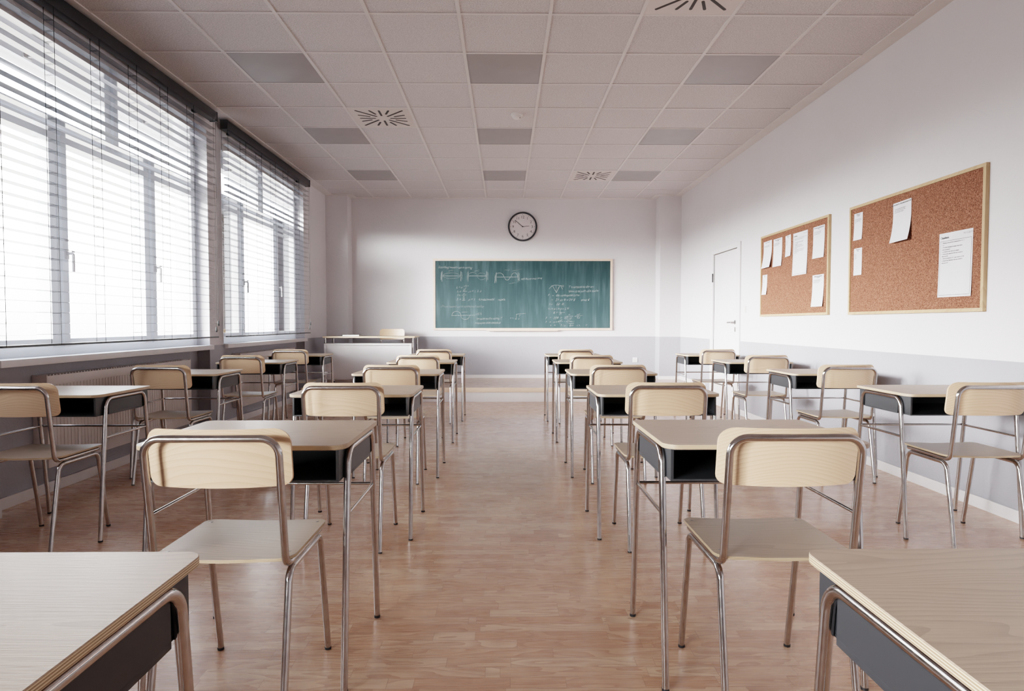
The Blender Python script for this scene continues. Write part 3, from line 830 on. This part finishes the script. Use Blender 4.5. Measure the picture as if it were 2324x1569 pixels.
def paper(label, yc, z1, w, h, lift, skew, kind, lines, head=None):
    """sheet pinned at the top edge; lift = how far its foot stands off the cork"""
    yc = Yw(yc); z1 = Zw(z1); w *= S; h *= S
    t = thing('paper_notice', label, 'paper', (XPAP, yc, z1), 0, 'paper notices pinned to the cork boards')
    c, s_ = math.cos(skew), math.sin(skew)
    def P(u, v, k=0.0):            # u to the reader's right, v downwards
        a = max(0, v / h - .25) / .75
        uu, vv = u * c - v * s_, v * c + u * s_
        return Vector((-.0008 - lift * a * a - k, -uu, -vv))
    def sheet(bm):
        n = 12
        for k in (0, .0003):
            rows = [[bm.verts.new(P(-w / 2 + w * i / 2, h * j / n, k)) for i in range(3)] for j in range(n + 1)]
            for j in range(n):
                for i in range(2): bm.faces.new((rows[j][i], rows[j][i + 1], rows[j + 1][i + 1], rows[j + 1][i]))
    mk('sheet', 'paper', t, sheet, 60)
    K = .0009
    def line(bm, s, u, v, size, align='LEFT', bold=0.0): text_bm(bm, s, size, lambda x, y: P(u + x, v - y, K), align, 0, bold)
    if kind == 'big':
        mk('heading', 'ink', t, lambda bm: line(bm, 'Classifieds', -w / 2 + .012, .036, .0185, 'LEFT', .0006), 0)
        mk('date', 'ink', t, lambda bm: line(bm, '14.11.2019', w / 2 - .004, .026, .0175, 'RIGHT'), 0)
    else:
        def hd(bm):
            for i, hl in enumerate(head): line(bm, hl, 0, .017 * (w / .2) ** .5 + i * .0105, min(.0125, w * .07), 'CENTER', .0006)
        mk('heading', 'ink', t, hd, 0)
    def body(bm):
        fs, sp = (.0098, .0142) if kind == 'big' else (min(.0086, w * .055), min(.0112, w * .075))
        y0 = .067 if kind == 'big' else .05
        for i, l in enumerate(lines): line(bm, l, -w / 2 + w * .09, y0 + i * sp, fs, 'LEFT', .00022)
    mk('printed_text', 'ink', t, body, 0)
    if kind == 'big':
        def bord(bm):
            def bar(u0, u1, v0, v1):
                for j in range(8):
                    a, b = v0 + (v1 - v0) * j / 8, v0 + (v1 - v0) * (j + 1) / 8
                    bm.faces.new([bm.verts.new(P(*q, K)) for q in ((u0, a), (u1, a), (u1, b), (u0, b))])
            e = w / 2 - .010; b = .0022
            bar(-e, e, .051, .051 + b); bar(-e, e, h - .014, h - .014 + b); bar(-e, -e + b, .051, h - .014); bar(e - b, e, .051, h - .014)
        mk('printed_border', 'ink', t, bord, 0)
L6 = ['1. Meeting of the parents is announced for 10 / 11', '1 / A', '2. The school handbook changed, information', 'at the noticeboard', '3. AI 24/25/26 there will not be debate', '4. Classes from classroom 203 were moved to', 'classroom 201', '5. The bio practical by VI. 11 was moved to 21 B2', '6. Classes from classroom 124 were moved to', 'classroom 210']
SH = ['The class must have the meeting on', 'their room at the end of the week', 'bring the exercise in advance']
A, B = 'larger cork board', 'farther cork board'
paper('big sheet headed Classifieds, lower right of the larger cork board', 3.916, 1.687, .293, .409, .004, .006, 'big', L6)
paper('curling white sheet pinned at the top middle of the larger cork board', 4.457, 1.979, .203, .286, .030, -.03, 'small', SH, ['The excursion for 10th grade moved to 20. 12.'])
paper('narrow white sheet at the upper left of the larger cork board', 5.007, 1.99, .119, .214, .006, 0, 'small', SH + ['all of it'], ['Timetable notice', 'for groups'])
paper('narrow white sheet at the lower left of the larger cork board', 5.005, 1.711, .113, .215, .002, 0, 'small', ['room list', 'group one', 'group two', 'group three', 'group four'], ['Changed rooms', 'today'])
paper('curling sheet at the top left corner of the farther cork board', 6.735, 1.992, .203, .285, .03, -.02, 'small', SH[:2], ['Notice for the parents'])
paper('white sheet second from the left on top of the farther cork board', 6.485, 1.988, .203, .287, .010, 0, 'small', SH, ['Meeting of the school club', 'on Friday'])
paper('small sheet beside the bordered one on the farther cork board', 6.25, 1.987, .116, .21, .008, -.05, 'small', ['room list', 'group one', 'group two', 'group three', 'group four', 'group five'], ['Changed rooms', 'today'])
paper('bordered Classifieds sheet at the top of the farther cork board', 5.992, 1.984, .292, .409, .008, 0, 'big', L6)
paper('white sheet at the top right of the farther cork board', 5.636, 1.985, .203, .286, .008, 0, 'small', SH, ['The excursion for 9th grade moved', 'to 21'])
paper('white sheet at the lower right of the farther cork board', 5.637, 1.549, .204, .287, .014, 0, 'small', SH, ['Meeting of the drama group', 'in the hall'])
paper('small narrow sheet at the lower left of the farther cork board', 6.797, 1.636, .118, .214, .012, 0, 'small', ['room list', 'group one', 'group two', 'group three', 'group four'], ['Changed rooms', 'tomorrow'])

# switch and socket
sw = thing('light_switch', 'white light switch on the right wall beside the door', 'switch', (XR, 7.395 * S, 1.279))
mk('frame_plate', 'plastic', sw, lambda bm: prism(bm, rrect(.08, .08, .006, 3), 0, .008, lambda x, y, z: (-z, x, y), .002))
mk('rocker', 'plastic', sw, lambda bm: prism(bm, rrect(.056, .056, .003, 3), .008, .013, lambda x, y, z: (-z, x, y), .001))
so = thing('wall_socket', 'white wall socket low on the grey wall right of the chalkboard', 'socket', (2.179, YB, .503))
mk('frame_plate', 'plastic', so, lambda bm: prism(bm, rrect(.082, .082, .006, 3), 0, .009, lambda x, y, z: (x, -z, y), .002))
mk('socket_insert', 'plastic', so, lambda bm: lathe(bm, [(.024, .009), (.022, .013), (.02, .0095), (0, .0095)], 24, lambda x, y, z: (x, -z, y)))
for sx in (-1, 1): mk('contact_hole', 'rubber', so, lambda bm: lathe(bm, [(.003, .0094), (.003, .0105), (0, .0105)], 8, lambda x, y, z: (x + sx * .0095, -z, y)))

# ------------------------------------------------------------------ camera, light, world
cam = bpy.data.cameras.new('camera'); co = bpy.data.objects.new('camera', cam); COL.objects.link(co)
cam.sensor_fit = 'HORIZONTAL'; cam.sensor_width = 36; cam.lens = 1424.98 / 2324 * 36; cam.clip_start = .02
co.location = (0, 0, 1.109); co.rotation_euler = (PI / 2 - .0349, 0, -.0115); SC.camera = co

SKY, GLOW = 18.0, 225.0
GZ0, GZ1, GZ2, GZ3 = .02, .10, .20, .30
W = bpy.data.worlds.new('overcast_sky'); SC.world = W; W.use_nodes = True
nt = W.node_tree; nt.nodes.clear()
wo = nt.nodes.new('ShaderNodeOutputWorld'); bg = nt.nodes.new('ShaderNodeBackground')
class WN(NT):
    def __init__(s, t): s.t = t
wn = WN(nt)
dv = wn.sep(wn.n('ShaderNodeTexCoord').outputs['Generated'])
zz = dv[2]
base = wn.ramp(wn.remap(zz, -1, 1), [(.42, (.30, .29, .28, 1)), (.495, (.5, .5, .5, 1)), (.54, (1, 1, 1, 1)), (1, (.7, .82, 1.0, 1))])
# bright veiled sun low behind the left shoulder: a wide glow near the horizon
gl = wn.math('MULTIPLY', wn.remap(zz, GZ0, GZ1), wn.remap(zz, GZ3, GZ2))
az = wn.math('MULTIPLY', wn.remap(dv[0], -.03, -.45), wn.remap(dv[1], .45, -.15))
gl = wn.math('MULTIPLY', gl, az)
glow = wn.mix(gl, (0, 0, 0, 1), (1.0, .985, .97, 1))
tot = wn.vmath('ADD', wn.vmath('MULTIPLY', base, (SKY, SKY, SKY)), wn.vmath('MULTIPLY', glow, (GLOW, GLOW, GLOW)))
nt.links.new(tot, bg.inputs[0]); bg.inputs[1].default_value = 1.0
nt.links.new(bg.outputs[0], wo.inputs[0])
def portal(loc, rot, w, h):
    l = bpy.data.lights.new('window_portal', 'AREA'); l.shape = 'RECTANGLE'; l.size = w; l.size_y = h
    l.cycles.is_portal = True
    o = bpy.data.objects.new('window_portal', l); COL.objects.link(o); o.location = loc; o.rotation_euler = rot
for a, b in WIN: portal((-3.15, (a + b) / 2, (HEAD(a) + .9) / 2), (0, -PI / 2, 0), HEAD(a) - .9, b - a)

SC.view_settings.view_transform = 'Filmic'
SC.view_settings.look = 'Medium High Contrast'
SC.view_settings.exposure = 0.03
SC.cycles.use_denoising = True; SC.cycles.use_adaptive_sampling = True; SC.cycles.adaptive_threshold = .03
SC.cycles.max_bounces = 7; SC.cycles.diffuse_bounces = 5; SC.cycles.glossy_bounces = 4; SC.cycles.transparent_max_bounces = 12
SC.cycles.caustics_reflective = False; SC.cycles.caustics_refractive = False
SC.cycles.sample_clamp_indirect = 6
